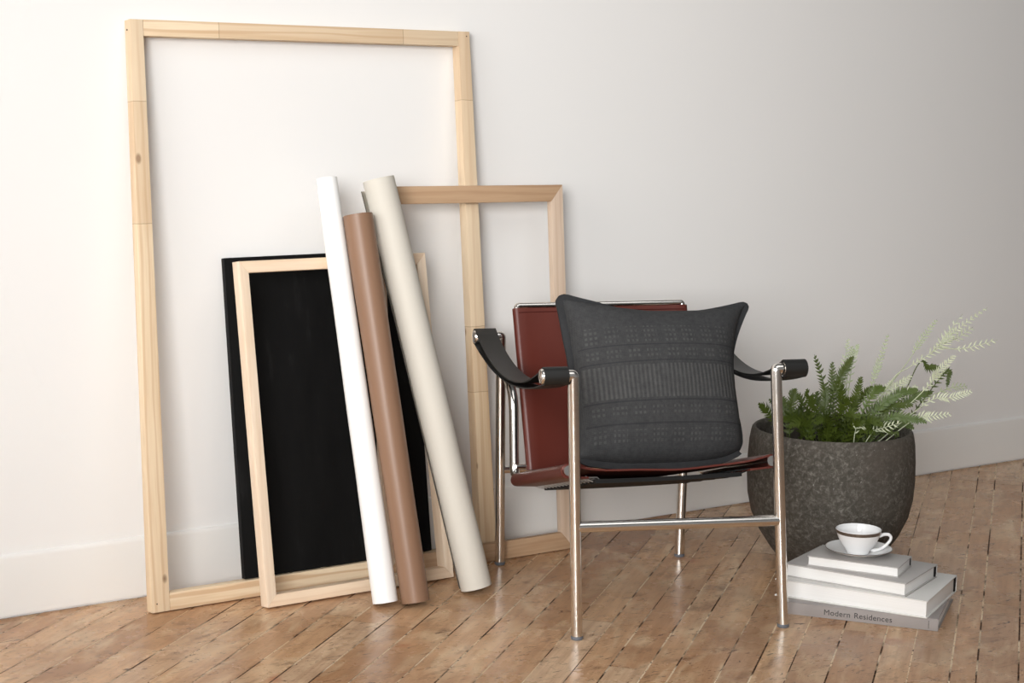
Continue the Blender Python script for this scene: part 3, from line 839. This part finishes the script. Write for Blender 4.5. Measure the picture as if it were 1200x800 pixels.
# low filler fronds spreading inside the rim
for i in range(34):
    a = rnd.uniform(0, 2 * PI) if i < 16 else rnd.uniform(-2.6, -.2); r0 = rnd.uniform(.02, .09); r1 = rnd.uniform(.12, .178); h = rnd.uniform(.36, .43) if i < 16 else rnd.uniform(.350, .395)
    b = PC + Vector((r0 * math.cos(a), r0 * math.sin(a), .295)); t = PC + Vector((r1 * math.cos(a + .3), r1 * math.sin(a + .3), h)); m_ = (b + t) / 2 + Vector((0, 0, .035))
    frond([b, m_, t], M_green, 'green', rnd, start=.08)['label'] = 'green toothed frond'

# ------------------------------------------------------------------ stack of books
M_pages = mat_pages()
M_cov_w = mat_plain('white_book_cloth', srgb(226, 224, 220), .6, 0, .3, srgb(218, 216, 212), 30)
M_cov_g = mat_plain('light_grey_book_cloth', srgb(188, 184, 181), .6, 0, .3, srgb(180, 176, 173), 30)
M_cov_d = mat_plain('warm_grey_book_cover', srgb(158, 151, 148), .5, 0, .35, srgb(150, 144, 141), 30)
M_ink = mat_plain('dark_grey_ink', srgb(66, 64, 64), .6, 0, .2)
M_spine_shade = mat_plain('black_spine_shade', srgb(26, 24, 24), .8, 0, .1)
def book(loc, yaw, L, D, H, mats, label, spine_front, ct=.0028, inset=.004):
    """local x along the long edge (towards the right front corner), y back; origin at the front-left bottom corner"""
    r = empty('book', loc, (0, 0, yaw)); cover, pages = mats
    bm = bmesh.new()
    box(bm, (0, 0, 0), (L, D, ct), .0006); box(bm, (0, 0, H - ct), (L, D, H), .0006)
    if spine_front: box(bm, (0, 0, ct), (L, ct, H - ct), .0004)
    else: box(bm, (0, D - ct, ct), (L, D, H - ct), .0004)
    finish(bm, 'cover', cover, r, 35)
    y0, y1 = (ct + .006, D - inset) if spine_front else (inset, D - ct - min(.012, D * .05))
    bm = bmesh.new(); box(bm, (inset, y0, ct + .0001), (L - inset, y1, H - ct - .0001), .0003); finish(bm, 'pages', pages, r, 35)
    ya, yb = (ct + .0002, ct + .0058) if spine_front else (D - ct - min(.0112, D * .045), D - ct - .0006)
    for x in (.0012, L - .0042):
        bm = bmesh.new(); box(bm, (x, ya, ct + .0006), (x + .003, yb, H - ct - .0006), .0004); finish(bm, 'spine_gap_shade', M_spine_shade, r, 35)  # black block stands in for the shade inside the hollow spine end
    tag(r, label, 'book', 'large books stacked on the floor')
    return r
def dirang(a, b): return math.atan2(b[1] - a[1], b[0] - a[0])
def along(fr, yaw, L): return (fr[0] - math.cos(yaw) * L, fr[1] - math.sin(yaw) * L)
H4, H3, H2, H1 = .0290, .0415, .0322, .0240
Z3 = H4 + .0003; Z2 = Z3 + H3 + .0003; Z1 = Z2 + H2 + .0003
y4 = math.radians(-55.2); L4 = .352; p = along((.3695, -1.1985), y4, L4)
b4 = book((p[0], p[1], .0004), y4, L4, .275, H4, (M_cov_d, M_pages), 'warm grey book at the bottom of the stack, titled spine facing front', True, .0030)
y3 = math.radians(-62.8); L3 = .366; p = along((.3490, -1.1830), y3, L3)
b3 = book((p[0], p[1], Z3), y3, L3, .258, H3, (M_cov_w, M_pages), 'thick white book second from the bottom of the stack', False)
y2 = math.radians(-67.5); L2 = .300; p = along((.3290, -1.1335), y2, L2)
b2 = book((p[0], p[1], Z2), y2, L2, .207, H2, (M_cov_g, M_pages), 'light grey clothbound book second from the top of the stack', False)
y1 = math.radians(-61.3); L1 = .219; p = along((.3480, -1.0915), y1, L1)
b1 = book((p[0], p[1], Z1), y1, L1, .121, H1, (M_cov_g, M_pages), 'smallest book on top of the stack, under the saucer', False, .0022, .003)
def text_mesh(txt, size, name, mat, parent, loc, rot, space=1.0, depth=.0002):
    cu = bpy.data.curves.new(name, 'FONT'); cu.body = txt; cu.size = size; cu.extrude = depth; cu.space_character = space; cu.space_word = 1.25
    to = bpy.data.objects.new(name + '_curve', cu); C.objects.link(to); bpy.context.view_layer.update()
    me = bpy.data.meshes.new_from_object(to.evaluated_get(bpy.context.evaluated_depsgraph_get()))
    bpy.data.objects.remove(to); bpy.data.curves.remove(cu)
    me.materials.clear(); me.materials.append(mat)
    o = bpy.data.objects.new(name, me); C.objects.link(o); o.parent = parent; o.location = loc; o.rotation_euler = rot
    return o
tt = text_mesh('Modern Residences', .0188, 'title', M_ink, b4, (.090, -.0003, .0082), (PI / 2, 0, 0), 1.05)
tt['label'] = 'dark title lettering on the spine'
bm = bmesh.new()
for i, w in enumerate((.0022, .0016, .0022, .0022, .0014, .0020, .0022)): box(bm, (L4 - .022, -.0004, .0045 + i * .0027), (L4 - .022 + .0017, 0, .0045 + i * .0027 + w * .8), 0)
finish(bm, 'spine_mark', M_ink, b4, 0)

# ------------------------------------------------------------------ cup and saucer
M_china = mat_plain('white_glazed_china', srgb(240, 240, 240), .12, 0, .6)
M_rim = mat_plain('dark_platinum_rim', srgb(96, 84, 76), .3, .7, .5, srgb(150, 140, 130), 140)
ZS = Z1 + H1 + .0004; SX, SY = .3545, -.9565
sa = empty('saucer', (SX, SY, ZS)); tag(sa, 'white china saucer with dark rim line on the top book', 'saucer')
bm = bmesh.new()
lathe(bm, [(0, .0015), (.022, .0015), (.024, 0), (.029, 0), (.031, .0022), (.050, .0065), (.068, .0122), (.0765, .0158), (.0782, .0170), (.0778, .0180), (.0760, .0178), (.066, .0142), (.048, .0088), (.030, .0055), (.026, .0048), (0, .0048)], 64)
finish(bm, 'dish', M_china, sa, 50)
bm = bmesh.new(); tube(bm, [(.0779 * math.cos(a), .0779 * math.sin(a), .0174) for a in [2 * PI * i / 64 for i in range(65)]], .00085, 6, False); finish(bm, 'rim_line', M_rim, sa, 50)
cz = ZS + .0053
cu = empty('teacup', (SX - .002, SY + .001, cz)); tag(cu, 'white china teacup with dark band under the rim, on the saucer', 'cup')
bm = bmesh.new()
outer = [(0, .0012), (.021, .0012), (.0225, 0), (.0262, 0), (.0272, .0025), (.0285, .006), (.0335, .013), (.0415, .0245), (.0478, .0365), (.0515, .0475), (.0530, .0540), (.0533, .0575)]
inner = [(.0522, .0580), (.0508, .0565), (.0498, .0480), (.0462, .0365), (.0400, .0248), (.0318, .0135), (.024, .0075), (0, .0060)]
lathe(bm, outer + inner, 64); bd = finish(bm, 'bowl', M_china, cu, 50)
bm = bmesh.new(); lathe(bm, [(.0521, .0484), (.0524, .0484), (.0537, .0540), (.0539, .0562), (.0536, .0562)], 64); finish(bm, 'rim_band', M_rim, cu, 60)
bm = bmesh.new(); hd = Vector((.8281, -.5604, 0))   # handle points to the right of the viewer
hp = [hd * .0490 + Vector((0, 0, .0400)), hd * .062 + Vector((0, 0, .0445)), hd * .0735 + Vector((0, 0, .0430)), hd * .0775 + Vector((0, 0, .0345)), hd * .0700 + Vector((0, 0, .0220)), hd * .0560 + Vector((0, 0, .0110)), hd * .0395 + Vector((0, 0, .0060)), hd * .0290 + Vector((0, 0, .0060))]
tube(bm, spline(hp, 30), [.0036 + .0008 * abs(1 - 2 * i / 29) for i in range(30)], 12); finish(bm, 'handle', M_china, cu, 60)

# ------------------------------------------------------------------ light: one large window bay to the left, soft room light, two added fill lamps
W = bpy.data.worlds.new('room_light'); SC.world = W; W.use_nodes = True
nt = W.node_tree; bg = nt.nodes['Background']
tc = nt.nodes.new('ShaderNodeTexCoord'); sx = nt.nodes.new('ShaderNodeSeparateXYZ'); nt.links.new(tc.outputs['Generated'], sx.inputs[0])
# pale room walls around the horizon, brighter on the window side, dimmer overhead
rp = nt.nodes.new('ShaderNodeValToRGB'); nt.links.new(sx.outputs[2], rp.inputs['Fac'])
rp.color_ramp.elements[0].position = .16; rp.color_ramp.elements[0].color = (.98, .97, .96, 1)
rp.color_ramp.elements[1].position = .62; rp.color_ramp.elements[1].color = (.30, .30, .305, 1)
sd_ = nt.nodes.new('ShaderNodeMath'); sd_.operation = 'MULTIPLY_ADD'; nt.links.new(sx.outputs[0], sd_.inputs[0]); sd_.inputs[1].default_value = -.38; sd_.inputs[2].default_value = .72
st_ = nt.nodes.new('ShaderNodeMath'); st_.operation = 'MULTIPLY'; nt.links.new(sd_.outputs[0], st_.inputs[0]); st_.inputs[1].default_value = WORLD
nt.links.new(rp.outputs['Color'], bg.inputs['Color']); nt.links.new(st_.outputs[0], bg.inputs['Strength'])

def area(name, loc, target, sx_, sy_, power, col, spread=180):
    d = bpy.data.lights.new(name, 'AREA'); d.shape = 'RECTANGLE'; d.size = sx_; d.size_y = sy_; d.energy = power; d.color = col; d.spread = math.radians(spread)
    o = bpy.data.objects.new(name, d); C.objects.link(o); o.location = loc
    o.rotation_euler = (Vector(target) - Vector(loc)).to_track_quat('-Z', 'Y').to_euler(); return o
area('window_daylight', *KEY)
area('overhead_fill', *TOP_FILL)  # added overhead fill lamp, balanced against the wall brightness
area('camera_left_fill', *FILL)  # added fill lamp from camera left, lifts the shaded fronts

# ------------------------------------------------------------------ camera
cam = bpy.data.cameras.new('camera'); co = bpy.data.objects.new('camera', cam); C.objects.link(co)
cam.sensor_width = 36; cam.sensor_fit = 'HORIZONTAL'; cam.lens = 2033.6 / 1200 * 36; cam.clip_start = .05; cam.clip_end = 60
Rv, Uv, Fv = Vector((.8281, -.5604, .0127)), Vector((.0663, .1204, .9905)), Vector((.5566, .8194, -.1369))
Fv.normalize(); Rv = (Rv - Fv * Rv.dot(Fv)).normalized(); Uv = Rv.cross(Fv)
m = Matrix((Rv, Uv, -Fv)).transposed().to_4x4(); m.translation = Vector((-2.5926, -3.8165, 1.1843)); co.matrix_world = m
SC.camera = co
SC.cycles.use_denoising = True; SC.cycles.max_bounces = 8
SC.view_settings.view_transform = 'Standard'; SC.view_settings.look = 'None'
SC.view_settings.gamma = 1; SC.view_settings.use_curve_mapping = False; SC.view_settings.exposure = EXPO
